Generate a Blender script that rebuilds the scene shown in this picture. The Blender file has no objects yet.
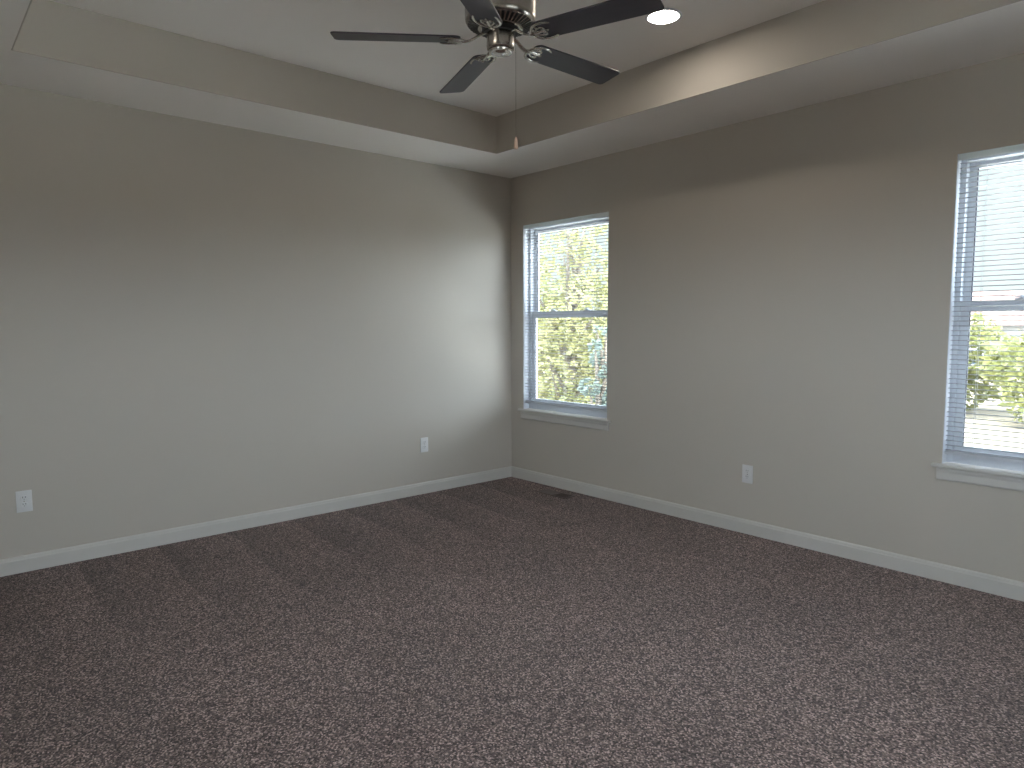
import bpy, math, random
from mathutils import Vector, Matrix

# ------------------------------------------------------------------ camera
S = bpy.context.scene
COL = S.collection
YAW, PITCH, ROLL = 0.8461, 0.0844, -0.0029
FPX = 687.6
fw = Vector((math.cos(YAW)*math.cos(PITCH), math.sin(YAW)*math.cos(PITCH), -math.sin(PITCH)))
rt = Vector((math.sin(YAW), -math.cos(YAW), 0))
up = rt.cross(fw)
r2 = rt*math.cos(ROLL) + up*math.sin(ROLL)
u2 = -rt*math.sin(ROLL) + up*math.cos(ROLL)
cam_data = bpy.data.cameras.new('camera')
cam_data.sensor_fit = 'HORIZONTAL'
cam_data.sensor_width = 36
cam_data.lens = FPX/1024*36
cam_data.clip_start = 0.05
cam_data.clip_end = 500
cam = bpy.data.objects.new('camera', cam_data)
COL.objects.link(cam)
cam.matrix_world = Matrix(((r2.x, u2.x, -fw.x, -4.2167), (r2.y, u2.y, -fw.y, -4.7721),
                           (r2.z, u2.z, -fw.z, 1.4085), (0, 0, 0, 1)))
S.camera = cam

# ------------------------------------------------------------------ world, sun, exposure
SKY_STRENGTH = 0.90
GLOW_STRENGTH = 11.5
SUN_STRENGTH = 14.0
CAN_STRENGTH = 52.0
NWY, NWZ, NWW, NWH = -4.15, 1.90, 1.25, 0.80      # high fill window, added unseen in the wall facing the pair of windows
BWX, BWZ, BWW, BWH = -2.6, 1.75, 1.75, 1.15      # wide fill window, added unseen in the wall behind the viewer
S.view_settings.view_transform = 'Standard'
S.view_settings.look = 'None'
S.view_settings.gamma = 1
S.view_settings.exposure = 0.54
S.view_settings.use_curve_mapping = False

w = bpy.data.worlds.new('sky')
S.world = w
w.use_nodes = True
nt = w.node_tree
nt.nodes.clear()
out = nt.nodes.new('ShaderNodeOutputWorld')
bg = nt.nodes.new('ShaderNodeBackground')
tc = nt.nodes.new('ShaderNodeTexCoord')
sx = nt.nodes.new('ShaderNodeSeparateXYZ')
rp = nt.nodes.new('ShaderNodeValToRGB')
rp.color_ramp.elements[0].position = 0.0
rp.color_ramp.elements[0].color = (0.30, 0.29, 0.26, 1)
rp.color_ramp.elements[1].position = 0.9
rp.color_ramp.elements[1].color = (0.30, 0.45, 0.75, 1)
e = rp.color_ramp.elements.new(0.02); e.color = (0.90, 0.97, 0.98, 1)
e = rp.color_ramp.elements.new(0.25); e.color = (0.82, 0.94, 1.0, 1)
nt.links.new(tc.outputs['Generated'], sx.inputs[0])
nt.links.new(sx.outputs['Z'], rp.inputs[0])
# glow added to the unseen sky to fill the room; dimmer before the windows
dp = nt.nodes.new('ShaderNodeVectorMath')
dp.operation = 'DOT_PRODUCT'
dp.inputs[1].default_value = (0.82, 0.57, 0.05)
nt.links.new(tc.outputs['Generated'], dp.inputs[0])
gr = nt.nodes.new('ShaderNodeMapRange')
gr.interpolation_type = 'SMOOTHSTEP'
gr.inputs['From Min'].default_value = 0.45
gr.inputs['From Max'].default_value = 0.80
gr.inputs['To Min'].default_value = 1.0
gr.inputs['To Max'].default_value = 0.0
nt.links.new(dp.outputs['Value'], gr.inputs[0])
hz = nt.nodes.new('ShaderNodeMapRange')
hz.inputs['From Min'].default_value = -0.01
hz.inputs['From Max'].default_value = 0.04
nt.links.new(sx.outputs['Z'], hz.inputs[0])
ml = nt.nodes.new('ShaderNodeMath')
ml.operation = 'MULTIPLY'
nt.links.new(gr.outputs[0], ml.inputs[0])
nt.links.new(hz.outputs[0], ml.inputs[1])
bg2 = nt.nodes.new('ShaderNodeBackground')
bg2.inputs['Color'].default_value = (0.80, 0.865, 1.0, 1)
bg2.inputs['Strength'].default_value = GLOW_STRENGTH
mxw = nt.nodes.new('ShaderNodeMixShader')
nt.links.new(rp.outputs[0], bg.inputs['Color'])
bg.inputs['Strength'].default_value = SKY_STRENGTH
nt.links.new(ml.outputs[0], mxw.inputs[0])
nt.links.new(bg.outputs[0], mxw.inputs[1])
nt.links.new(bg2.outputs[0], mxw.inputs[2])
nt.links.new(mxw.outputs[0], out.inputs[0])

sl = bpy.data.lights.new('sun', 'SUN')
sl.energy = SUN_STRENGTH
sl.angle = 0.009
sl.color = (1.0, 0.95, 0.85)
sun = bpy.data.objects.new('sun', sl)
sun.rotation_euler = Vector((0.03, -0.35, -0.93)).to_track_quat('-Z', 'Y').to_euler()
sun.location = (4, 8, 20)
COL.objects.link(sun)

cy = S.cycles
cy.use_denoising = True
cy.denoiser = 'OPENIMAGEDENOISE'
cy.denoising_input_passes = 'RGB_ALBEDO_NORMAL'
cy.max_bounces = 14
cy.diffuse_bounces = 10
cy.glossy_bounces = 6
cy.transmission_bounces = 8
cy.transparent_max_bounces = 24
cy.caustics_reflective = False
cy.caustics_refractive = False
cy.sample_clamp_indirect = 6.0


# ------------------------------------------------------------------ materials
def new_mat(name):
    m = bpy.data.materials.new(name)
    m.use_nodes = True
    return m, m.node_tree, m.node_tree.nodes['Principled BSDF']


def paint(name, col, rough=0.55, metal=0.0, noise=0.0, scale=20.0, bump=0.0, bscale=300.0, spec=0.4, subs=None):
    m, t, b = new_mat(name)
    b.inputs['Base Color'].default_value = (*col, 1)
    b.inputs['Roughness'].default_value = rough
    b.inputs['Metallic'].default_value = metal
    b.inputs['Specular IOR Level'].default_value = spec
    co = t.nodes.new('ShaderNodeTexCoord')
    n = t.nodes.new('ShaderNodeTexNoise')
    n.inputs['Scale'].default_value = scale
    n.inputs['Detail'].default_value = 4
    t.links.new(co.outputs['Object'], n.inputs['Vector'])
    if noise:
        r = t.nodes.new('ShaderNodeValToRGB')
        r.color_ramp.elements[0].position = 0.3
        r.color_ramp.elements[1].position = 0.7
        r.color_ramp.elements[0].color = (*[c*(1-noise) for c in col], 1)
        r.color_ramp.elements[1].color = (*[min(1, c*(1+noise)) for c in col], 1)
        t.links.new(n.outputs['Fac'], r.inputs[0])
        t.links.new(r.outputs[0], b.inputs['Base Color'])
    if bump:
        n2 = t.nodes.new('ShaderNodeTexNoise')
        n2.inputs['Scale'].default_value = bscale
        t.links.new(co.outputs['Object'], n2.inputs['Vector'])
        bp = t.nodes.new('ShaderNodeBump')
        bp.inputs['Strength'].default_value = bump
        bp.inputs['Distance'].default_value = 0.002
        t.links.new(n2.outputs['Fac'], bp.inputs['Height'])
        t.links.new(bp.outputs[0], b.inputs['Normal'])
    return m


M = {}
M['wall'] = paint('greige_wall_paint', (0.522, 0.486, 0.434), 0.7, noise=0.012, scale=1.5, bump=0.12, bscale=160, spec=0.25)
M['ceil'] = paint('ceiling_white_paint', (0.88, 0.852, 0.815), 0.85, noise=0.01, scale=2, bump=0.15, bscale=140, spec=0.15)
M['trim'] = paint('white_trim_paint', (0.59, 0.575, 0.545), 0.4, noise=0.01, scale=6, spec=0.4)
M['vinyl'] = paint('white_vinyl', (0.59, 0.615, 0.665), 0.4, noise=0.008, scale=8, spec=0.4)
M['gasket'] = paint('dark_gasket', (0.10, 0.11, 0.14), 0.6, noise=0.05)
M['plastic'] = paint('outlet_plastic', (0.70, 0.70, 0.70), 0.35, noise=0.008, scale=30)
M['slot'] = paint('outlet_slot', (0.03, 0.03, 0.03), 0.6, noise=0.05)
M['nickel'] = paint('brushed_nickel', (0.40, 0.375, 0.34), 0.27, metal=1.0, noise=0.06, scale=40)
M['nickel_b'] = paint('bright_nickel', (0.56, 0.54, 0.50), 0.2, metal=1.0, noise=0.04, scale=40)
M['black'] = paint('black_motor_parts', (0.012, 0.012, 0.012), 0.5, noise=0.1)
M['register'] = paint('brown_register', (0.115, 0.085, 0.076), 0.5, noise=0.08, scale=60)
M['wood_fob'] = paint('tan_wood_fob', (0.78, 0.58, 0.46), 0.4, noise=0.1, scale=200)


def blade_mat():
    m, t, b = new_mat('charcoal_blade_finish')
    co = t.nodes.new('ShaderNodeTexCoord')
    mp = t.nodes.new('ShaderNodeMapping')
    mp.inputs['Scale'].default_value = (2.5, 60, 60)
    n = t.nodes.new('ShaderNodeTexNoise')
    n.inputs['Scale'].default_value = 1.0
    n.inputs['Detail'].default_value = 5
    r = t.nodes.new('ShaderNodeValToRGB')
    r.color_ramp.elements[0].color = (0.026, 0.022, 0.031, 1)
    r.color_ramp.elements[1].color = (0.046, 0.038, 0.054, 1)
    t.links.new(co.outputs['Object'], mp.inputs[0])
    t.links.new(mp.outputs[0], n.inputs['Vector'])
    t.links.new(n.outputs['Fac'], r.inputs[0])
    t.links.new(r.outputs[0], b.inputs['Base Color'])
    b.inputs['Roughness'].default_value = 0.38
    return m


M['blade'] = blade_mat()


def slat_mat(name, lo, hi, col):
    m, t, b = new_mat(name)
    b.inputs['Base Color'].default_value = (*col, 1)
    b.inputs['Roughness'].default_value = 0.45
    tr = t.nodes.new('ShaderNodeBsdfTranslucent')
    tr.inputs['Color'].default_value = (0.80, 0.82, 0.80, 1)
    n = t.nodes.new('ShaderNodeTexNoise')
    n.inputs['Scale'].default_value = 30
    mr = t.nodes.new('ShaderNodeMapRange')
    mr.inputs['To Min'].default_value = lo
    mr.inputs['To Max'].default_value = hi
    t.links.new(n.outputs['Fac'], mr.inputs[0])
    mx = t.nodes.new('ShaderNodeMixShader')
    t.links.new(mr.outputs[0], mx.inputs[0])
    t.links.new(b.outputs[0], mx.inputs[1])
    t.links.new(tr.outputs[0], mx.inputs[2])
    t.links.new(mx.outputs[0], t.nodes['Material Output'].inputs[0])
    return m


M['slat'] = slat_mat('white_blind_slat', 0.02, 0.04, (0.29, 0.30, 0.315))
M['valance'] = slat_mat('translucent_blind_rail', 0.58, 0.64, (0.86, 0.89, 0.92))


def glass_mat():
    m, t, b = new_mat('window_glass')
    t.nodes.remove(b)
    tr = t.nodes.new('ShaderNodeBsdfTransparent')
    tr.inputs['Color'].default_value = (0.93, 0.97, 0.955, 1)
    gl = t.nodes.new('ShaderNodeBsdfGlossy')
    gl.inputs['Roughness'].default_value = 0.02
    lw = t.nodes.new('ShaderNodeLayerWeight')
    lw.inputs['Blend'].default_value = 0.5
    pw = t.nodes.new('ShaderNodeMath')
    pw.operation = 'POWER'
    pw.inputs[1].default_value = 5
    fr = t.nodes.new('ShaderNodeMath')
    fr.operation = 'MULTIPLY_ADD'
    fr.inputs[1].default_value = 0.9
    fr.inputs[2].default_value = 0.035
    t.links.new(lw.outputs['Facing'], pw.inputs[0])
    t.links.new(pw.outputs[0], fr.inputs[0])
    mx = t.nodes.new('ShaderNodeMixShader')
    t.links.new(fr.outputs[0], mx.inputs[0])
    t.links.new(tr.outputs[0], mx.inputs[1])
    t.links.new(gl.outputs[0], mx.inputs[2])
    t.links.new(mx.outputs[0], t.nodes['Material Output'].inputs[0])
    return m


M['glass'] = glass_mat()


def lamp_mat(name, col, strength):
    m, t, b = new_mat(name)
    t.nodes.remove(b)
    em = t.nodes.new('ShaderNodeEmission')
    em.inputs['Color'].default_value = (*col, 1)
    em.inputs['Strength'].default_value = strength
    t.links.new(em.outputs[0], t.nodes['Material Output'].inputs[0])
    return m


M['lamp'] = lamp_mat('lit_led_lens', (1.0, 0.90, 0.78), CAN_STRENGTH)


def carpet_mat():
    m, t, b = new_mat('loop_carpet')
    L = t.links.new
    N = t.nodes.new
    co = N('ShaderNodeTexCoord')
    # loops
    mp = N('ShaderNodeMapping')
    mp.inputs['Rotation'].default_value = (0, 0, math.radians(12))
    mp.inputs['Scale'].default_value = (200, 160, 1)
    v = N('ShaderNodeTexVoronoi')
    v.voronoi_dimensions = '2D'
    v.inputs['Scale'].default_value = 1.0
    v.inputs['Randomness'].default_value = 0.65
    L(co.outputs['Object'], mp.inputs[0])
    L(mp.outputs[0], v.inputs['Vector'])
    # per loop tint
    rgb = N('ShaderNodeSeparateColor')
    L(v.outputs['Color'], rgb.inputs[0])
    rp = N('ShaderNodeValToRGB')
    cr = rp.color_ramp
    cr.elements[0].position = 0.0
    cr.elements[0].color = (0.022, 0.0135, 0.012, 1)
    cr.elements[1].position = 1.0
    cr.elements[1].color = (0.56, 0.405, 0.368, 1)
    e = cr.elements.new(0.32); e.color = (0.086, 0.058, 0.052, 1)
    e = cr.elements.new(0.75); e.color = (0.215, 0.152, 0.137, 1)
    L(rgb.outputs[0], rp.inputs[0])
    # fine fibre noise
    n1 = N('ShaderNodeTexNoise')
    n1.inputs['Scale'].default_value = 420
    n1.inputs['Detail'].default_value = 2
    L(co.outputs['Object'], n1.inputs['Vector'])
    m1 = N('ShaderNodeMapRange')
    m1.inputs['From Min'].default_value = 0.3
    m1.inputs['From Max'].default_value = 0.7
    m1.inputs['To Min'].default_value = 0.5
    m1.inputs['To Max'].default_value = 1.5
    L(n1.outputs['Fac'], m1.inputs[0])
    # broad pile direction patches and vacuum strokes running away from the long wall
    n2 = N('ShaderNodeTexNoise')
    n2.inputs['Scale'].default_value = 1.3
    n2.inputs['Detail'].default_value = 3
    L(co.outputs['Object'], n2.inputs['Vector'])
    m2 = N('ShaderNodeMapRange')
    m2.inputs['From Min'].default_value = 0.3
    m2.inputs['From Max'].default_value = 0.7
    m2.inputs['To Min'].default_value = 0.88
    m2.inputs['To Max'].default_value = 1.12
    L(n2.outputs['Fac'], m2.inputs[0])
    wmp = N('ShaderNodeMapping')
    wmp.inputs['Rotation'].default_value = (0, 0, math.radians(3))
    L(co.outputs['Object'], wmp.inputs[0])
    wv = N('ShaderNodeTexWave')
    wv.wave_type = 'BANDS'
    wv.bands_direction = 'X'
    wv.wave_profile = 'SAW'
    wv.inputs['Scale'].default_value = 0.72
    wv.inputs['Distortion'].default_value = 1.2
    wv.inputs['Detail'].default_value = 1.0
    wv.inputs['Detail Scale'].default_value = 1.0
    L(wmp.outputs[0], wv.inputs['Vector'])
    sp = N('ShaderNodeSeparateXYZ')
    L(co.outputs['Object'], sp.inputs[0])
    my = N('ShaderNodeMapRange')      # strokes fade 1 m from the wall
    my.inputs['From Min'].default_value = -1.5
    my.inputs['From Max'].default_value = -0.7
    my.inputs['To Min'].default_value = 0.0
    my.inputs['To Max'].default_value = 1.0
    L(sp.outputs['Y'], my.inputs[0])
    m3 = N('ShaderNodeMapRange')
    m3.inputs['To Min'].default_value = -0.22
    m3.inputs['To Max'].default_value = 0.12
    L(wv.outputs['Fac'], m3.inputs[0])
    mm = N('ShaderNodeMath'); mm.operation = 'MULTIPLY'
    L(m3.outputs[0], mm.inputs[0]); L(my.outputs[0], mm.inputs[1])
    ad = N('ShaderNodeMath'); ad.operation = 'ADD'
    ad.inputs[1].default_value = 1.0
    L(mm.outputs[0], ad.inputs[0])
    p1 = N('ShaderNodeMath'); p1.operation = 'MULTIPLY'
    L(m1.outputs[0], p1.inputs[0]); L(m2.outputs[0], p1.inputs[1])
    p2 = N('ShaderNodeMath'); p2.operation = 'MULTIPLY'
    L(p1.outputs[0], p2.inputs[0]); L(ad.outputs[0], p2.inputs[1])
    vm = N('ShaderNodeVectorMath'); vm.operation = 'SCALE'
    L(rp.outputs[0], vm.inputs[0]); L(p2.outputs[0], vm.inputs['Scale'])
    L(vm.outputs[0], b.inputs['Base Color'])
    b.inputs['Roughness'].default_value = 0.95
    b.inputs['Specular IOR Level'].default_value = 0.1
    b.inputs['Sheen Weight'].default_value = 0.15
    bp = N('ShaderNodeBump')
    bp.inputs['Strength'].default_value = 0.6
    bp.inputs['Distance'].default_value = 0.006
    bp.invert = True
    L(v.outputs['Distance'], bp.inputs['Height'])
    L(bp.outputs[0], b.inputs['Normal'])
    return m


M['carpet'] = carpet_mat()


def leaf_mat(name, c1, c2, c3):
    m, t, b = new_mat(name)
    co = t.nodes.new('ShaderNodeTexCoord')
    n = t.nodes.new('ShaderNodeTexNoise')
    n.inputs['Scale'].default_value = 1.6
    n.inputs['Detail'].default_value = 6
    r = t.nodes.new('ShaderNodeValToRGB')
    r.color_ramp.elements[0].position = 0.3
    r.color_ramp.elements[0].color = (*c1, 1)
    r.color_ramp.elements[1].position = 0.72
    r.color_ramp.elements[1].color = (*c3, 1)
    e = r.color_ramp.elements.new(0.5); e.color = (*c2, 1)
    t.links.new(co.outputs['Object'], n.inputs['Vector'])
    t.links.new(n.outputs['Fac'], r.inputs[0])
    t.links.new(r.outputs[0], b.inputs['Base Color'])
    b.inputs['Roughness'].default_value = 0.5
    tr = t.nodes.new('ShaderNodeBsdfTranslucent')
    t.links.new(r.outputs[0], tr.inputs['Color'])
    mx = t.nodes.new('ShaderNodeMixShader')
    mx.inputs[0].default_value = 0.45
    t.links.new(b.outputs[0], mx.inputs[1])
    t.links.new(tr.outputs[0], mx.inputs[2])
    t.links.new(mx.outputs[0], t.nodes['Material Output'].inputs[0])
    return m


M['leaf_a'] = leaf_mat('autumn_yellow_green_leaves', (0.190, 0.205, 0.085), (0.255, 0.245, 0.110), (0.32, 0.28, 0.18))
M['leaf_b'] = leaf_mat('blue_green_leaves', (0.105, 0.145, 0.130), (0.130, 0.165, 0.145), (0.155, 0.180, 0.145))
M['leaf_c'] = leaf_mat('fresh_green_leaves', (0.150, 0.165, 0.055), (0.200, 0.205, 0.075), (0.25, 0.23, 0.11))
M['bark'] = paint('grey_brown_bark', (0.14, 0.115, 0.09), 0.9, noise=0.3, scale=18, bump=0.5, bscale=40)
M['grass'] = paint('dry_lawn', (0.14, 0.118, 0.085), 0.95, noise=0.3, scale=0.5, bump=0.4, bscale=40)
M['road'] = paint('pale_concrete_road', (0.17, 0.17, 0.17), 0.9, noise=0.08, scale=2)
M['concrete'] = paint('white_bounce_paving', (0.88, 0.86, 0.83), 0.9, noise=0.05, scale=1)  # very pale base for the added light-bouncing paving
M['gravel'] = paint('low_bounce_ground', (0.12, 0.11, 0.10), 0.95, noise=0.15, scale=3)  # dark base for the added ground, keeps bounced light low
M['roof'] = paint('reddish_shingle_roof', (0.17, 0.105, 0.09), 0.9, noise=0.15, scale=8)
M['siding'] = paint('pale_siding', (0.20, 0.19, 0.175), 0.8, noise=0.04, scale=4)
M['pane_dark'] = paint('dark_house_window', (0.06, 0.08, 0.10), 0.15, noise=0.1)


# ------------------------------------------------------------------ mesh helpers
class MB:
    def __init__(self):
        self.v, self.f, self.mi = [], [], []

    def add(self, vs, fs, mi=0, mat=None):
        o = len(self.v)
        for p in vs:
            p = Vector(p)
            if mat is not None:
                p = mat @ p
            self.v.append(tuple(p))
        for f in fs:
            self.f.append(tuple(i+o for i in f))
            self.mi.append(mi)
        return self

    def box(self, a, b, mi=0, mat=None, bevel=0.0):
        x0, x1 = sorted((a[0], b[0])); y0, y1 = sorted((a[1], b[1])); z0, z1 = sorted((a[2], b[2]))
        if not bevel:
            vs = [(x0, y0, z0), (x1, y0, z0), (x1, y1, z0), (x0, y1, z0),
                  (x0, y0, z1), (x1, y0, z1), (x1, y1, z1), (x0, y1, z1)]
            fs = [(0, 3, 2, 1), (4, 5, 6, 7), (0, 1, 5, 4), (1, 2, 6, 5), (2, 3, 7, 6), (3, 0, 4, 7)]
            return self.add(vs, fs, mi, mat)
        c = Vector(((x0+x1)/2, (y0+y1)/2, (z0+z1)/2))
        h = Vector(((x1-x0)/2, (y1-y0)/2, (z1-z0)/2))
        bv = min(bevel, h.x*.9, h.y*.9, h.z*.9)
        import bmesh
        bm = bmesh.new()
        bmesh.ops.create_cube(bm, size=1.0)
        for q in bm.verts:
            q.co = Vector((q.co.x*2*h.x, q.co.y*2*h.y, q.co.z*2*h.z)) + c
        bmesh.ops.bevel(bm, geom=bm.edges[:], offset=bv, segments=2, profile=0.6, affect='EDGES')
        bm.verts.ensure_lookup_table()
        vs = [q.co.copy() for q in bm.verts]
        fs = [tuple(q.index for q in f.verts) for f in bm.faces]
        bm.free()
        return self.add(vs, fs, mi, mat)

    def lathe(self, prof, n=48, mi=0, mat=None, cap=True):
        """prof: list of (radius, z), turned about the z axis"""
        vs, fs = [], []
        for r, z in prof:
            for i in range(n):
                a = 2*math.pi*i/n
                vs.append((r*math.cos(a), r*math.sin(a), z))
        for j in range(len(prof)-1):
            for i in range(n):
                k = (i+1) % n
                fs.append((j*n+i, j*n+k, (j+1)*n+k, (j+1)*n+i))
        if cap:
            fs.append(tuple(range(n-1, -1, -1)))
            fs.append(tuple((len(prof)-1)*n+i for i in range(n)))
        return self.add(vs, fs, mi, mat)

    def tube(self, pts, rad, n=10, mi=0, mat=None, flat=1.0, upv=Vector((0, 0, 1))):
        """sweep of an ellipse along pts; rad a number or one per point; flat squashes along upv"""
        pts = [Vector(p) for p in pts]
        R = rad if isinstance(rad, (list, tuple)) else [rad]*len(pts)
        vs, fs = [], []
        for j, p in enumerate(pts):
            d = (pts[min(j+1, len(pts)-1)] - pts[max(j-1, 0)]).normalized()
            u = upv if abs(d.dot(upv)) < 0.98 else Vector((1, 0, 0))
            s = d.cross(u).normalized()
            t = s.cross(d).normalized()
            for i in range(n):
                a = 2*math.pi*i/n
                vs.append(p + s*R[j]*math.cos(a) + t*R[j]*flat*math.sin(a))
        for j in range(len(pts)-1):
            for i in range(n):
                k = (i+1) % n
                fs.append((j*n+i, j*n+k, (j+1)*n+k, (j+1)*n+i))
        fs.append(tuple(range(n-1, -1, -1)))
        fs.append(tuple((len(pts)-1)*n+i for i in range(n)))
        return self.add(vs, fs, mi, mat)

    def prism(self, outline, z0, z1, mi=0, mat=None):
        n = len(outline)
        vs = [(x, y, z0) for x, y in outline] + [(x, y, z1) for x, y in outline]
        fs = [tuple(range(n-1, -1, -1)), tuple(range(n, 2*n))]
        fs += [(i, (i+1) % n, n+(i+1) % n, n+i) for i in range(n)]
        return self.add(vs, fs, mi, mat)

    def extrude_profile(self, prof, axis, a, b, mi=0):
        """prof (u, z) swept along axis 'x' (u is y) or 'y' (u is x) from a to b"""
        n = len(prof)
        if axis == 'x':
            vs = [(a, u, z) for u, z in prof] + [(b, u, z) for u, z in prof]
        else:
            vs = [(u, a, z) for u, z in prof] + [(u, b, z) for u, z in prof]
        fs = [tuple(range(n-1, -1, -1)), tuple(range(n, 2*n))]
        fs += [(i, (i+1) % n, n+(i+1) % n, n+i) for i in range(n)]
        return self.add(vs, fs, mi)

    def build(self, name, mats, parent=None, smooth=None, loc=None):
        import bmesh
        me = bpy.data.meshes.new(name)
        org = Vector(loc) if loc is not None else Vector((0, 0, 0))
        me.from_pydata([tuple(Vector(p)-org) for p in self.v], [], self.f)
        if not isinstance(mats, (list, tuple)):
            mats = [mats]
        for m in mats:
            me.materials.append(m)
        for p, i in zip(me.polygons, self.mi):
            p.material_index = i
        bm = bmesh.new()
        bm.from_mesh(me)
        if len(bm.faces) < 20000:
            bmesh.ops.recalc_face_normals(bm, faces=bm.faces[:])
        bm.to_mesh(me)
        bm.free()
        if smooth is not None:
            me.polygons.foreach_set('use_smooth', [True]*len(me.polygons))
            me.set_sharp_from_angle(angle=math.radians(smooth))
        ob = bpy.data.objects.new(name, me)
        ob.location = org
        COL.objects.link(ob)
        if parent is not None:
            ob.parent = parent
        return ob


def tag(o, label=None, cat=None, group=None, kind=None):
    if label: o['label'] = label
    if cat: o['category'] = cat
    if group: o['group'] = group
    if kind: o['kind'] = kind
    return o


def empty(name, loc, rz=0.0):
    o = bpy.data.objects.new(name, None)
    o.empty_display_size = 0.1
    o.location = loc
    o.rotation_euler = (0, 0, rz)
    COL.objects.link(o)
    return o


def copy_tree(o, parent=None):
    c = o.copy()
    COL.objects.link(c)
    if parent is not None:
        c.parent = parent
    for ch in [x for x in bpy.data.objects if x.parent == o]:
        copy_tree(ch, c)
    return c


# ------------------------------------------------------------------ room shell
X0, Y0, H, TZ = -5.35, -5.75, 2.74, 3.018          # room reaches behind the camera
TX0, TX1, TY0, TY1 = -3.742, -0.673, -4.26, -0.597  # tray
WT = 0.16                                           # outside wall thickness
WIN = [(-1.163, -0.165), (-4.55, -3.552)]           # window openings along y
WZ0, WZ1 = 0.652, 2.302

tag(MB().box((X0-.12, Y0-.12, -0.15), (0, 0, 0)).build('floor', M['carpet']),
    'dark grey brown loop pile carpet covering the whole floor', 'carpet', kind='structure')

tag(MB().box((X0-.12, 0, -0.15), (WT, 0.14, TZ+.12)).build('wall_left', M['wall']),
    'long plain greige wall on the left with two outlets', 'wall', kind='structure')

mb = MB()
ys = [0.0, WIN[0][1], WIN[0][0], WIN[1][1], WIN[1][0], Y0-.12]
mb.box((0, ys[0], -.15), (WT, ys[1], TZ+.12))
mb.box((0, ys[2], -.15), (WT, ys[3], TZ+.12))
mb.box((0, ys[4], -.15), (WT, ys[5], TZ+.12))
for a, b in WIN:
    mb.box((0, a, -.15), (WT, b, WZ0-0.02))
    mb.box((0, a, WZ1), (WT, b, TZ+.12))
tag(mb.build('wall_right', M['wall']), 'plain greige wall on the right holding both windows', 'wall', kind='structure')

mb = MB()
bx0, bx1, bz0, bz1 = BWX-BWW/2, BWX+BWW/2, BWZ-BWH/2, BWZ+BWH/2
mb.box((X0-.12, Y0-.12, 0), (bx0, Y0, TZ+.12))
mb.box((bx1, Y0-.12, 0), (0, Y0, TZ+.12))
mb.box((bx0, Y0-.12, 0), (bx1, Y0, bz0))
mb.box((bx0, Y0-.12, bz1), (bx1, Y0, TZ+.12))
tag(mb.build('wall_back', M['wall']), 'greige wall behind the viewer with a wide added fill window', 'wall', kind='structure')
wr = empty('window_3', (BWX, Y0-.06, bz0))  # added to let fill light in; no such window is known
tag(wr, 'wide white fill window added in the wall behind the viewer', 'window', kind='structure')
mb = MB()
for (a, b) in ((-BWW/2, -BWW/2+.05), (-.03, .03), (BWW/2-.05, BWW/2)):
    mb.box((a, -.04, 0), (b, .04, BWH), bevel=.004)
for (a, b) in ((0, .05), (BWH-.05, BWH)):
    mb.box((-BWW/2+.05, -.04, a), (-.03, .04, b), bevel=.004)
    mb.box((.03, -.04, a), (BWW/2-.05, .04, b), bevel=.004)
mb.build('frame', M['vinyl'], wr, 40)
for (a, b) in ((-BWW/2+.05, -.03), (.03, BWW/2-.05)):
    MB().box((a, -.004, .05), (b, .004, BWH-.05)).build('glass_pane', M['glass'], wr)
mb = MB()
ny0, ny1, nz0, nz1 = NWY-NWW/2, NWY+NWW/2, NWZ-NWH/2, NWZ+NWH/2
mb.box((X0-.12, Y0, 0), (X0, ny0, TZ+.12))
mb.box((X0-.12, ny1, 0), (X0, 0, TZ+.12))
mb.box((X0-.12, ny0, 0), (X0, ny1, nz0))
mb.box((X0-.12, ny0, nz1), (X0, ny1, TZ+.12))
tag(mb.build('wall_near', M['wall']), 'greige wall behind the viewer with a high wide added fill window', 'wall', kind='structure')
wr = empty('window_4', (X0-.06, NWY, nz0))  # unseen window put in to throw fill light on the right wall
tag(wr, 'high wide white fill window added in the wall facing the two windows', 'window', kind='structure')
mb = MB()
for (a, b) in ((-NWW/2, -NWW/2+.05), (NWW/2-.05, NWW/2)):
    mb.box((-.04, a, 0), (.04, b, NWH), bevel=.004)
for (a, b) in ((0, .05), (NWH-.05, NWH)):
    mb.box((-.04, -NWW/2+.05, a), (.04, NWW/2-.05, b), bevel=.004)
mb.build('frame', M['vinyl'], wr, 40)
MB().box((-.004, -NWW/2+.05, .05), (.004, NWW/2-.05, NWH-.05)).build('glass_pane', M['glass'], wr)

mb = MB()
mb.box((X0, Y0, H), (TX0, 0, TZ))
mb.box((TX1, Y0, H), (0, 0, TZ))
mb.box((TX0, TY1, H), (TX1, 0, TZ))
mb.box((TX0, Y0, H), (TX1, TY0, TZ))
mb.box((X0, Y0, TZ), (0, 0, TZ+.12))
ceiling = tag(mb.build('ceiling', M['ceil']), 'white tray ceiling with a lower border all round', 'ceiling', kind='structure')
t = 0.006
mb = MB()
mb.box((TX0, TY1-t, H), (TX1, TY1, TZ))
mb.box((TX1-t, TY0, H), (TX1, TY1-t, TZ))
mb.box((TX0, TY0, H), (TX0+t, TY1-t, TZ))
mb.box((TX0+t, TY0, H), (TX1-t, TY0+t, TZ))
tag(mb.build('tray_riser', M['wall'], ceiling), 'greige upright sides of the ceiling tray')

BH, BT = 0.096, 0.014


def base_prof(s):
    return [(0, 0), (s*BT, 0), (s*BT, BH-.022), (s*BT*.80, BH-.016), (s*BT*.72, BH-.008), (s*BT*.4, BH-.001), (0, BH)]


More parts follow.
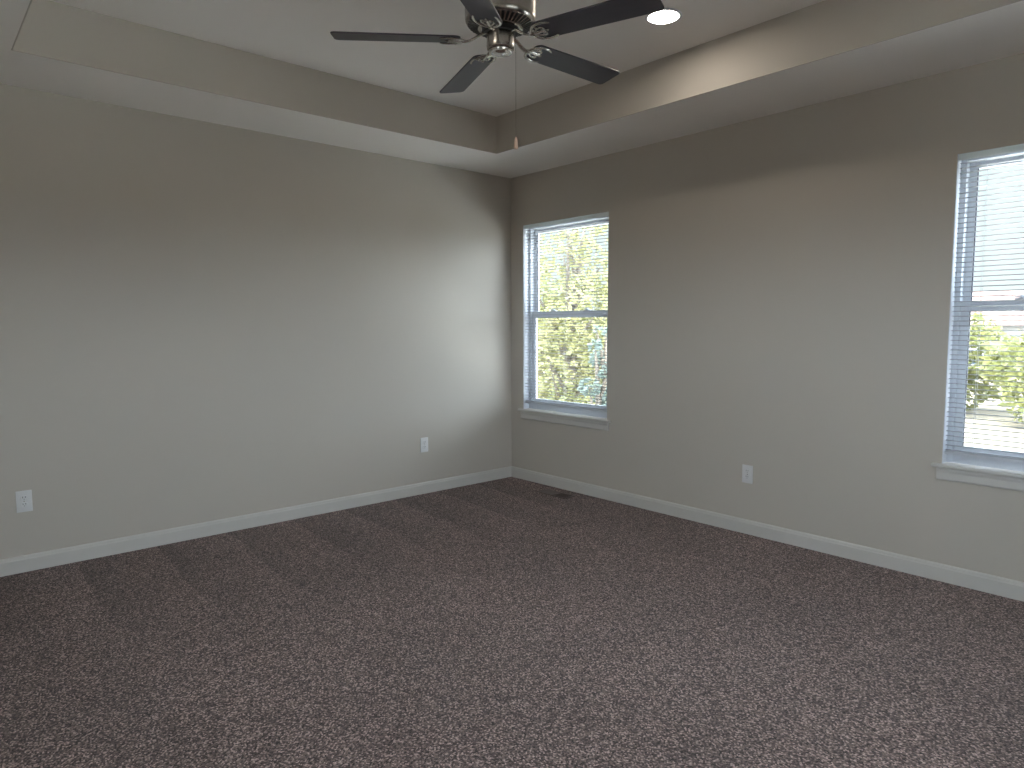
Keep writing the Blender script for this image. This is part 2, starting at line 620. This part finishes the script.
tag(MB().extrude_profile(base_prof(-1), 'x', X0, 0).build('baseboard_left', M['trim']),
    'white baseboard along the long left wall', 'baseboard', kind='structure')
tag(MB().extrude_profile(base_prof(-1), 'y', Y0, 0).build('baseboard_right', M['trim']),
    'white baseboard under the two windows', 'baseboard', kind='structure')


# ------------------------------------------------------------------ windows
def make_window(idx, ya, yb, label):
    """ya < yb: opening along y; frame stands 65 mm behind the wall face"""
    root = empty('window_%d' % idx, (0, (ya+yb)/2, WZ0))
    tag(root, label, 'window', kind='structure')
    cyy = (ya+yb)/2
    L = lambda m: m

    def P(mbo, name, mat, parent=root, label=None, smooth=None):
        # built in world axes about the root's place
        for i, v in enumerate(mbo.v):
            mbo.v[i] = (v[0], v[1]-cyy, v[2]-WZ0)
        o = mbo.build(name, mat, parent, smooth)
        if label: o['label'] = label
        return o
    fx0, fx1 = 0.066, 0.150
    fwid = 0.030
    z0, z1 = WZ0, WZ1
    m = MB()
    for (a, b) in ((ya, ya+fwid), (yb-fwid, yb)):
        m.box((fx0, a, z0), (fx1, b, z1), bevel=.003)
    m.box((fx0, ya+fwid, z0), (fx1, yb-fwid, z0+.045), bevel=.003)
    m.box((fx0, ya+fwid, z1-.032), (fx1, yb-fwid, z1), bevel=.003)
    P(m, 'frame', M['vinyl'], smooth=40)
    zm = 1.508
    ia, ib = ya+fwid, yb-fwid
    # upper sash (outer)
    ux0, ux1 = 0.112, 0.140
    m = MB()
    st = 0.036
    m.box((ux0, ia, zm-.018), (ux1, ia+st, z1-.032), bevel=.003)
    m.box((ux0, ib-st, zm-.018), (ux1, ib, z1-.032), bevel=.003)
    m.box((ux0, ia+st, z1-.032-.036), (ux1, ib-st, z1-.032), bevel=.003)
    m.box((ux0, ia+st, zm-.018), (ux1, ib-st, zm+.026), bevel=.003)
    us = P(m, 'upper_sash', M['vinyl'], smooth=40)
    P(MB().box((ux0+.012, ia+st, zm+.026), (ux0+.016, ib-st, z1-.068)), 'glass_pane', M['glass'], us)
    g = MB()
    for (a, b) in ((ia+st, ia+st+.005), (ib-st-.005, ib-st)):
        g.box((ux0+.002, a, zm+.026), (ux0+.0118, b, z1-.068))
    P(g, 'glazing_seal', M['gasket'], us, 'dark seal along the glass edge')
    # lower sash (inner)
    lx0, lx1 = 0.078, 0.108
    m = MB()
    st2 = 0.042
    zb = z0+.045
    m.box((lx0, ia, zb), (lx1, ia+st2, zm+.028), bevel=.003)
    m.box((lx0, ib-st2, zb), (lx1, ib, zm+.028), bevel=.003)
    m.box((lx0, ia+st2, zb), (lx1, ib-st2, zb+.050), bevel=.003)
    m.box((lx0, ia+st2, zm-.028), (lx1, ib-st2, zm+.028), bevel=.003)
    m.box((lx0-.004, ia+st2, zm+.004), (lx0+.002, ib-st2, zm+.012), bevel=.002)
    ls = P(m, 'lower_sash', M['vinyl'], smooth=40)
    P(MB().box((lx0+.012, ia+st2, zb+.05), (lx0+.016, ib-st2, zm-.028)), 'glass_pane', M['glass'], ls)
    g = MB()
    for (a, b) in ((ia+st2, ia+st2+.004), (ib-st2-.004, ib-st2)):
        g.box((lx0+.003, a, zb+.05), (lx0+.0118, b, zm-.028))
    g.box((lx0+.003, ia+st2+.004, zm-.032), (lx0+.0118, ib-st2-.004, zm-.028))
    P(g, 'glazing_seal', M['gasket'], ls, 'dark seal along the glass edge')
    for q in ((ya*.70+yb*.30), (ya*.30+yb*.70)):
        lk = MB()
        lk.box((lx0+.002, q-.030, zm+.028), (lx1-.002, q+.030, zm+.036), bevel=.003)
        lk.lathe([(.011, 0), (.011, .010), (.007, .013)], 20, mat=Matrix.Translation((lx0+.015, q, zm+.036)))
        lk.box((lx0-.002, q-.004, zm+.038), (lx0+.014, q+.030, zm+.045), bevel=.002)
        P(lk, 'sash_lock', M['vinyl'], ls, 'small cam lock on the meeting rail', smooth=40)
    # white liner on the sides and head of the opening
    m = MB()
    m.box((.0015, ya, z0), (fx0, ya+.003, z1))
    m.box((.0015, yb-.003, z0), (fx0, yb, z1))
    m.box((.0015, ya+.003, z1-.0006), (fx0, yb-.003, z1))
    P(m, 'jamb_liner', M['vinyl'])
    # stool and apron
    m = MB()
    pr = [(-.034, z0-.008), (-.034, z0-.014), (-.028, z0-.02), (.066, z0-.02), (.066, z0), (-.026, z0), (-.032, z0-.003)]
    # horned board: the part in the room is wider than the opening
    m.extrude_profile([(-.034, z0-.008), (-.034, z0-.014), (-.028, z0-.02), (0, z0-.02), (0, z0), (-.026, z0), (-.032, z0-.003)], 'y', ya-.040, yb+.042)
    m.box((0, ya, z0-.02), (.066, yb, z0))
    P(m, 'window_stool', M['trim'])
    m = MB()
    a0, a1 = ya-.022, yb+.020
    m.extrude_profile([(0, z0-.088), (-.010, z0-.088), (-.014, z0-.080), (-.014, z0-.046), (-.018, z0-.034), (-.018, z0-.02), (0, z0-.02)], 'y', a0, a1)
    P(m, 'window_apron', M['trim'])
    return root


make_window(1, WIN[0][0], WIN[0][1], 'white double-hung window nearest the room corner')
make_window(2, WIN[1][0], WIN[1][1], 'white double-hung window cut off at the right edge of the view')


# ------------------------------------------------------------------ blinds
def make_blind():
    wdt, hgt = 0.986, WZ1-WZ0
    root = empty('window_blind', (0, 0, 0))
    hw = wdt/2
    xc = 0.026
    m = MB()
    # thin open-backed channel with a valance strip in front
    m.box((xc-.016, -hw, hgt-.0285), (xc-.0148, hw, hgt-.001))
    m.box((xc-.0148, -hw, hgt-.0285), (xc+.004, hw, hgt-.0275))
    m.box((xc-.020, -hw, hgt-.034), (xc-.0185, hw, hgt-.001))
    for q in (-hw, hw-.002):
        m.box((xc-.0185, q, hgt-.0285), (xc+.016, q+.002, hgt-.001))
    m.build('headrail', M['valance'], root)
    m = MB()
    pitch = 0.0259
    z = hgt-.047
    zb = 0.062
    tilt = math.radians(-3)
    n = 0
    sw = 0.0125
    while z > zb+.012:
        for j in range(4):
            # shallow crowned slat in four strips
            u0, u1 = -sw+j*sw/2, -sw+(j+1)*sw/2
            c0, c1 = .0036*(1-(u0/sw)**2), .0036*(1-(u1/sw)**2)
            pts = []
            for (u, c) in ((u0, c0), (u1, c1)):
                pts.append((xc+u*math.cos(tilt)-c*math.sin(tilt), z+u*math.sin(tilt)+c*math.cos(tilt)))
            (xa, za), (xb, zz) = pts
            th = .0009
            m.add([(xa, -hw+.002, za), (xb, -hw+.002, zz), (xb, hw-.002, zz), (xa, hw-.002, za),
                   (xa, -hw+.002, za-th), (xb, -hw+.002, zz-th), (xb, hw-.002, zz-th), (xa, hw-.002, za-th)],
                  [(0, 1, 2, 3), (7, 6, 5, 4), (0, 4, 5, 1), (2, 6, 7, 3), (0, 3, 7, 4), (1, 5, 6, 2)])
        z -= pitch
        n += 1
    m.build('slats', M['slat'], root)
    m = MB()
    m.box((xc-.013, -hw, zb-.010), (xc+.013, hw, zb+.008), bevel=.004)
    m.build('bottom_rail', M['vinyl'], root, 40)
    for q in (-hw+.13, 0, hw-.13):
        m = MB()
        for dx in (-.0135, .0135):
            m.tube([(xc+dx, q, zb), (xc+dx, q, hgt-.03)], .0007, 6)
        m.tube([(xc, q+.004, zb), (xc, q+.004, hgt-.03)], .0006, 6)
        m.build('ladder_cord', M['vinyl'], root)
    return root


b1 = make_blind()
b1.location = (0, sum(WIN[0])/2, WZ0)
tag(b1, 'white mini blind lowered with open slats in the window nearest the corner', 'blind', 'lowered window blinds')
b2 = copy_tree(b1)
b2.location = (0, sum(WIN[1])/2, WZ0)
tag(b2, 'white mini blind with open slats in the window at the right edge', 'blind', 'lowered window blinds')


# ------------------------------------------------------------------ ceiling fan
def make_fan(cx, cyy):
    root = empty('ceiling_fan', (cx, cyy, TZ))
    tag(root, 'flush-mounted five-blade ceiling fan with brushed nickel motor and dark blades', 'ceiling fan')
    zz = lambda z: z-TZ
    # canopy against the ceiling
    m = MB().lathe([(.0, 0), (.092, 0), (.095, -.006), (.094, -.030), (.090, -.050), (.075, -.062), (.0, -.062)], 56, cap=False)
    m.build('canopy', M['nickel'], root, 35)
    # motor housing
    m = MB()
    pf = [(.0, -.060), (.080, -.060), (.118, -.072), (.140, -.092), (.150, -.118), (.153, -.150), (.1535, -.205),
          (.1560, -.210), (.1562, -.220), (.1535, -.226), (.1535, -.288), (.1515, -.300), (.147, -.309), (.140, -.315), (.094, -.334), (.086, -.337), (.0, -.337)]
    m.lathe(pf, 72, cap=False)
    hs = m.build('motor_housing', M['nickel'], root, 30)
    # dark cooling slots round the tapered underside
    m = MB()
    for k in range(40):
        a = 2*math.pi*k/40
        R = Matrix.Rotation(a, 4, 'Z')
        p0, p1 = Vector((.1405, 0, -.3148)), Vector((.0975, 0, -.3325))
        d = (p1-p0).normalized()
        nrm = Vector((-d.z, 0, d.x))
        if nrm.z > 0: nrm = -nrm
        mid = (p0+p1)/2
        q0, q1 = p0, p1
        hwid0, hwid1 = .0058, .0044
        vs = []
        for (p, hwid) in ((q0, hwid0), (mid, .0052), (q1, hwid1)):
            for s in (-1, 1):
                vs.append(p + nrm*.0012 + Vector((0, s*hwid, 0)))
        for (p, hwid) in ((q0, hwid0), (mid, .0052), (q1, hwid1)):
            for s in (-1, 1):
                vs.append(p - nrm*.004 + Vector((0, s*hwid, 0)))
        fs = [(0, 1, 3, 2), (2, 3, 5, 4), (6, 8, 9, 7), (8, 10, 11, 9), (0, 2, 8, 6), (2, 4, 10, 8), (1, 7, 9, 3), (3, 9, 11, 5), (0, 6, 7, 1), (4, 5, 11, 10)]
        m.add(vs, fs, mat=R)
    m.build('cooling_slots', M['black'], hs)['label'] = 'ring of dark cooling slots'
    # flywheel
    MB().lathe([(.0, -.334), (.080, -.334), (.081, -.338), (.081, -.348), (.074, -.353), (.0, -.353)], 48, cap=False).build('flywheel', M['black'], root, 35)
    # switch housing and its bottom cap
    sw = MB().lathe([(.0, -.345), (.052, -.345), (.057, -.348), (.0595, -.354), (.0600, -.398), (.0605, -.404), (.0585, -.416), (.054, -.420), (.0, -.420)], 56, cap=False).build('switch_housing', M['nickel'], root, 30)
    MB().lathe([(.0, -.419), (.050, -.419), (.052, -.424), (.050, -.431), (.042, -.433), (.034, -.431), (.028, -.435), (.012, -.438), (.0, -.4385)], 48, cap=False).build('bottom_cap', M['nickel_b'], sw, 30)
    # pull chain hanging from the switch housing, with a small wooden fob
    ang = YAW - math.pi/2
    px, py = .066*math.cos(ang), .066*math.sin(ang)
    m = MB()
    m.tube([(px*.86, py*.86, -.385), (px*.95, py*.95, -.386), (px, py, -.392)], .0022, 8)
    zc = -.392
    ball = [(.0, -.0015), (.0011, -.0011), (.0015, 0), (.0011, .0011), (.0, .0015)]
    zend = -.786
    k = 0
    m.tube([(px, py, -.390), (px, py, zend)], .0007, 5)
    while zc > zend:
        m.lathe(ball, 6, mat=Matrix.Translation((px, py, zc)), cap=False)
        zc -= .0042
    ch = m.build('pull_chain', M['nickel_b'], root)
    m = MB().lathe([(.0, 0), (.0025, 0), (.005, -.004), (.0068, -.014), (.009, -.034), (.0098, -.044), (.009, -.050), (.006, -.052), (.0, -.052)], 24, mat=Matrix.Translation((px, py, zend)), cap=False)
    m.build('chain_fob', M['wood_fob'], ch, 40)['label'] = 'small tan wooden bell-shaped fob'
    # blades and irons
    th0 = math.radians(-1.14)
    pitch = math.radians(10)
    zbl = 2.636-TZ
    r0, r1 = .172, .716
    outl = []
    # outline of one blade, widening to the tip, rounded corners
    def arc(cxx, cyyy, r, a0, a1, n=7):
        return [(cxx+r*math.cos(math.radians(a0+(a1-a0)*i/n)), cyyy+r*math.sin(math.radians(a0+(a1-a0)*i/n))) for i in range(n+1)]
    w0, w1 = .060, .069
    outl += arc(r1-.022, w1-.022, .022, 90, 0)[::-1]
    outl += arc(r0+.030, w0-.030, .030, 180, 90)[::-1]
    outl += arc(r0+.030, -w0+.030, .030, 270, 180)[::-1]
    outl += arc(r1-.022, -w1+.022, .022, 360, 270)[::-1]
    for k in range(5):
        a = th0+k*2*math.pi/5
        # counter-clockwise edge hangs lower
        T = Matrix.Rotation(a, 4, 'Z') @ Matrix.Translation((0, 0, zbl)) @ Matrix.Rotation(-pitch, 4, 'X')
        bl = MB().prism(outl, 0, .0065)
        bo = bl.build('fan_blade', M['blade'], root)
        bo.matrix_local = T
        bv = bo.modifiers.new('soft_edge', 'BEVEL')
        bv.width = .0018
        bv.segments = 2
        bv.limit_method = 'ANGLE'
        # iron: arm from the flywheel down to a scrolled bracket under the blade root
        m = MB()
        Ti = T.inverted() @ Matrix.Rotation(a, 4, 'Z')
        arm = []
        for s in range(13):
            u = s/12
            r = .060+u*.105
            z = -.346 + (zbl-.006+.346)*(u*u*(3-2*u))-.006*math.sin(math.pi*u)
            arm.append(Ti @ Vector((r, 0, z)))
        m.tube(arm, [.0135-.004*math.sin(math.pi*s/12) for s in range(13)], 12, flat=.55)
        zc = -.0045
        for s in (-1, 1):
            # outer prong of the lyre
            pr = [(.155, 0, zc), (.162, s*.018, zc), (.172, s*.034, zc), (.188, s*.047, zc), (.208, s*.054, zc), (.230, s*.0545, zc), (.250, s*.050, zc), (.262, s*.044, zc)]
            m.tube(pr, [.0075, .0075, .007, .0068, .0064, .006, .005, .003], 10, flat=.62)
            # inner scroll curling back to the middle
            sc = [(.166, 0, zc), (.178, s*.012, zc), (.192, s*.022, zc), (.208, s*.028, zc), (.220, s*.024, zc), (.222, s*.015, zc), (.213, s*.011, zc), (.206, s*.016, zc)]
            m.tube(sc, [.006, .0055, .005, .0048, .0046, .0044, .004, .003], 10, flat=.62)
        m.tube([(.150, 0, zc), (.185, 0, zc), (.225, 0, zc), (.240, 0, zc)], [.012, .009, .007, .003], 10, flat=.5)
        io = m.build('blade_iron', M['nickel_b'], bo, 40)
        for (qx, qy) in ((.196, .040), (.196, -.040), (.226, 0)):
            m = MB().lathe([(.0, zc-.0072), (.0035, zc-.0068), (.0058, zc-.005), (.006, zc-.003), (.006, .0)], 14, mat=Matrix.Translation((qx, qy, 0)), cap=False)
            m.build('screw', M['nickel_b'], io, 40)
    return root


make_fan(-2.202, -2.428)


# ------------------------------------------------------------------ recessed lights
def make_can(x, y, z, label):
    root = empty('recessed_light', (x, y, z))
    tag(root, label, 'ceiling light', 'recessed ceiling lights')
    m = MB().lathe([(.080, .0), (.094, .0), (.095, -.003), (.092, -.007), (.084, -.009), (.080, -.008)], 56, cap=False)
    m.f.append(())
    m.f.pop()
    # close the ring
    m.build('trim_ring', M['vinyl'], root, 40)
    MB().lathe([(.0, -.0055), (.060, -.0055), (.0815, -.0045), (.0815, -.0005), (.0, -.0005)], 56, cap=False).build('light_lens', M['lamp'], root, 40)['label'] = 'glowing white lens'
    return root


make_can(-1.142, -2.501, TZ, 'glowing round recessed light in the tray between the fan and the window wall')
for (x, y, z) in ((-3.262, -2.501, TZ),):  # unseen second light, added for fill as a guessed match
    make_can(x, y, z, 'glowing round recessed light added out of view for fill, in the tray between the fan and the near-left end')


# ------------------------------------------------------------------ outlets
def make_outlet():
    root = empty('electrical_outlet', (0, 0, 0))
    # local: plate faces -y, centred on origin
    W2, H2 = .0385, .0615
    pl = MB()
    pl.box((-W2, -.0058, -H2), (W2, 0, H2), bevel=.003)
    pl.build('cover_plate', M['plastic'], root, 40)
    for s in (-1, 1):
        zc = s*.0197
        o = []
        # flattened round face
        for i in range(40):
            a = 2*math.pi*i/40
            o.append((.0172*math.cos(a), max(-.0140, min(.0140, .0172*math.sin(a)))))
        m = MB()
        n = len(o)
        vs = [(u, -.0056, v+zc) for u, v in o] + [(u*.97, -.0078, v*.97+zc) for u, v in o]
        m.add(vs, [tuple(range(n)), tuple(range(2*n-1, n-1, -1))]+[(i, (i+1) % n, n+(i+1) % n, n+i) for i in range(n)])
        rc = m.build('receptacle', M['plastic'], root, 40)
        m = MB()
        m.box((-.0078, -.0082, zc+.0005), (-.0052, -.0070, zc+.0095))
        m.box((.0052, -.0082, zc+.0015), (.0078, -.0070, zc+.0090))
        g = []
        for i in range(13):
            a = math.pi + math.pi*i/12
            g.append((.0028*math.cos(a), .0028*math.sin(a)))
        n = len(g)
        m.add([(u, -.0082, v+zc-.0055) for u, v in g]+[(u, -.0070, v+zc-.0055) for u, v in g],
              [tuple(range(n)), tuple(range(2*n-1, n-1, -1))]+[(i, (i+1) % n, n+(i+1) % n, n+i) for i in range(n)])
        m.build('socket_slots', M['slot'], rc)['label'] = 'dark plug slots'
    m = MB().lathe([(.0, .0078), (.002, .0076), (.0034, .0066), (.0036, .0056), (.0, .0056)], 16, mat=Matrix.Rotation(math.pi/2, 4, 'X'), cap=False)
    m.build('plate_screw', M['nickel_b'], root, 40)
    return root


o1 = make_outlet()
o1.location = (-3.744, 0, .411)
tag(o1, 'white duplex wall outlet at the far left of the long wall', 'outlet', 'white wall outlets')
o2 = copy_tree(o1)
o2.location = (-.980, 0, .414)
tag(o2, 'white duplex wall outlet on the long wall near the room corner', 'outlet', 'white wall outlets')
o3 = copy_tree(o1)
o3.location = (0, -2.404, .408)
o3.rotation_euler = (0, 0, -math.pi/2)
tag(o3, 'white duplex wall outlet between the two windows', 'outlet', 'white wall outlets')

# ------------------------------------------------------------------ floor register
root = empty('floor_register', (-.185, -.77, 0))
tag(root, 'brown metal floor register in the carpet below the corner window', 'floor vent')
hx, hy = .062, .165
m = MB()
m.box((-hx, -hy, 0), (-hx+.014, hy, .006), bevel=.002)
m.box((hx-.014, -hy, 0), (hx, hy, .006), bevel=.002)
m.box((-hx+.014, -hy, 0), (hx-.014, -hy+.016, .006), bevel=.002)
m.box((-hx+.014, hy-.016, 0), (hx-.014, hy, .006), bevel=.002)
m.box((-hx+.014, -.016, 0), (hx-.014, .014, .005), bevel=.002)
m.build('register_frame', M['register'], root, 40)
m = MB()
for k in range(12):
    y = -.022-k*.0105
    m.box((-hx+.014, y, .001), (hx-.014, y-.0022, .0045))
for k in range(12):
    y = .1485-k*.0112
    m.box((-hx+.014, y, .001), (hx-.014, y-.0104, .0045))
m.build('register_louvers', M['register'], root)
MB().box((-hx+.012, -hy+.012, .0002), (hx-.012, hy-.012, .0010)).build('register_duct', M['black'], root)['label'] = 'dark opening under the louvers'

# ------------------------------------------------------------------ outdoors
GZ = -3.05
tag(MB().box((-60, -60, GZ-.3), (140, 120, GZ)).build('ground', M['grass']), 'dry lawn outside the windows', 'ground', kind='structure')
pv = MB()  # unseen white paving, added to bounce light up to the ceiling
pv.box((.4, -40, GZ), (12.5, 2.2, GZ+.03))
pv.box((-60, -6.4, GZ), (-7.5, 60, GZ+.03))
tag(pv.build('bounce_paving', M['concrete']), 'white paving added beside the house to bounce light indoors', 'paving', kind='structure')
tag(MB().box((-60, -60, GZ), (.4, -6.5, GZ+.03)).build('added_yard', M['gravel']), 'dark ground added behind the viewer to limit light bounced indoors', 'paving', kind='structure')  # unseen added ground, toned dark to limit bounce through the back window
rd = MB()
rd.box((14.5, -60, GZ), (22.5, 120, GZ+.02))
tag(rd.build('road', M['road']), 'pale concrete road crossing below the windows', 'road', kind='structure')
rng = random.Random(7)


def leaf_cloud(mb, blobs, n, size, rg):
    """n small folded leaves scattered through ellipsoid blobs (centre, radii)"""
    tot = sum(b[1][0]*b[1][1]*b[1][2] for b in blobs)
    for c, rad in blobs:
        k = int(n*rad[0]*rad[1]*rad[2]/tot)
        for _ in range(k):
            while True:
                d = Vector((rg.uniform(-1, 1), rg.uniform(-1, 1), rg.uniform(-1, 1)))
                if 0.15 < d.length < 1: break
            d = d*(d.length**-.45)
            p = Vector((c[0]+d.x*rad[0], c[1]+d.y*rad[1], c[2]+d.z*rad[2]))
            s = size*rg.uniform(.6, 1.35)
            a = Vector((rg.gauss(0, 1), rg.gauss(0, 1), rg.gauss(0, .7))).normalized()
            b = a.cross(Vector((rg.gauss(0, 1), rg.gauss(0, 1), rg.gauss(0, 1)))).normalized()
            nn = a.cross(b)*(.18*s)
            mb.add([p-a*s, p+b*s*.55+nn, p+a*s, p-b*s*.55+nn], [(0, 1, 2), (0, 2, 3)])


def make_tree(x, y, h, spread, mat, n, size, label, seed, name='broadleaf_tree', low=.18):
    rg = random.Random(seed)
    root = empty(name, (x, y, GZ))
    tag(root, label, 'tree')
    tk = MB()
    base = .018*h+.05
    pts = [(0, 0, 0)]
    for i in range(1, 7):
        pts.append((rg.uniform(-.03, .03)*h, rg.uniform(-.03, .03)*h, h*.80*i/6))
    tk.tube(pts, [base*(1-.12*i) for i in range(7)], 10)
    blobs = []
    nb = 15
    for i in range(nb):
        z = h*(low+(1-low)*((i+.5)/nb)**.85)
        prof = math.sin(math.pi*min(1, max(.08, ((z/h)-low*.6)/(1-low*.6)))**.8)
        rr = spread*(.25+.75*prof)
        a = i*2.399+rg.uniform(-.4, .4)
        q = rr*.55*rg.uniform(.55, 1)
        c = (q*math.cos(a), q*math.sin(a), min(z, h*.94))
        br = rr*rg.uniform(.38, .56)
        blobs.append((c, (br, br, br*.8)))
        zz = max(.12*h, c[2]-.22*h)
        j = min(5, int(zz/(h*.80)*6))
        s0 = Vector(pts[j]).lerp(Vector(pts[j+1]), .5)
        tk.tube([s0, s0.lerp(Vector(c), .5)+Vector((0, 0, .03*h)), c], [base*.38, base*.24, base*.08], 7)
    tk.build('trunk', M['bark'], root, 60)
    lf = MB()
    leaf_cloud(lf, blobs, n, size, rg)
    lf.build('foliage', mat, root)
    return root


make_tree(7.8, 6.6, 7.4, 2.5, M['leaf_a'], 9000, .085, 'tall yellow-green tree filling the corner window', 3)
make_tree(5.4, 3.65, 4.7, .62, M['leaf_b'], 2400, .06, 'slim blue-green young tree at the right of the corner window', 5, low=.1)
make_tree(12.6, 14.6, 8.2, 3.0, M['leaf_a'], 6500, .10, 'yellow-green tree farther away behind the tall one', 9)
make_tree(36, 7.0, 5.0, 4.2, M['leaf_c'], 3600, .22, 'bright green round tree across the road through the right window', 11)
make_tree(42, 13.5, 4.9, 4.4, M['leaf_a'], 3600, .22, 'yellow-green round tree across the road, left of the bright green one', 13)
make_tree(33, 1.5, 4.6, 3.4, M['leaf_c'], 2600, .20, 'bright green tree across the road at the far right', 17)
make_tree(46, 21, 5.4, 4.4, M['leaf_b'], 2600, .25, 'blue-green tree across the road in front of the houses', 19)
make_tree(27, 25, 6.4, 4.0, M['leaf_a'], 3600, .20, 'broad yellow-green tree across the road beyond the corner window', 23)


def make_house(x, y, wx, wy, hw, hr, label, rz=0.0):
    root = empty('house', (x, y, GZ), rz)
    tag(root, label, 'house')
    MB().box((-wx/2, -wy/2, 0), (wx/2, wy/2, hw)).build('house_wall', M['siding'], root)
    o = .5
    r = MB()
    r.add([(-wx/2-o, -wy/2-o, hw), (wx/2+o, -wy/2-o, hw), (wx/2+o, wy/2+o, hw), (-wx/2-o, wy/2+o, hw),
           (0, -wy/2+wx*.35, hw+hr), (0, wy/2-wx*.35, hw+hr)],
          [(3, 2, 1, 0), (0, 1, 4), (1, 2, 5, 4), (2, 3, 5), (3, 0, 4, 5)])
    r.build('house_roof', M['roof'], root)
    for k in range(3):
        yy = -wy*.32+k*wy*.32
        f = MB()
        f.box((-wx/2-.06, yy-.75, 1.0), (-wx/2+.02, yy+.75, 2.4))
        fo = f.build('house_window', M['vinyl'], root)
        MB().box((-wx/2-.08, yy-.65, 1.1), (-wx/2-.061, yy+.65, 2.3)).build('house_pane', M['pane_dark'], fo)
    return root


make_house(70, 13, 12, 20, 4.4, 3.1, 'low pale house with reddish hip roof beyond the trees, right window')
make_house(74, 40, 12, 19, 4.3, 2.5, 'low pale house with reddish hip roof left of the other house')
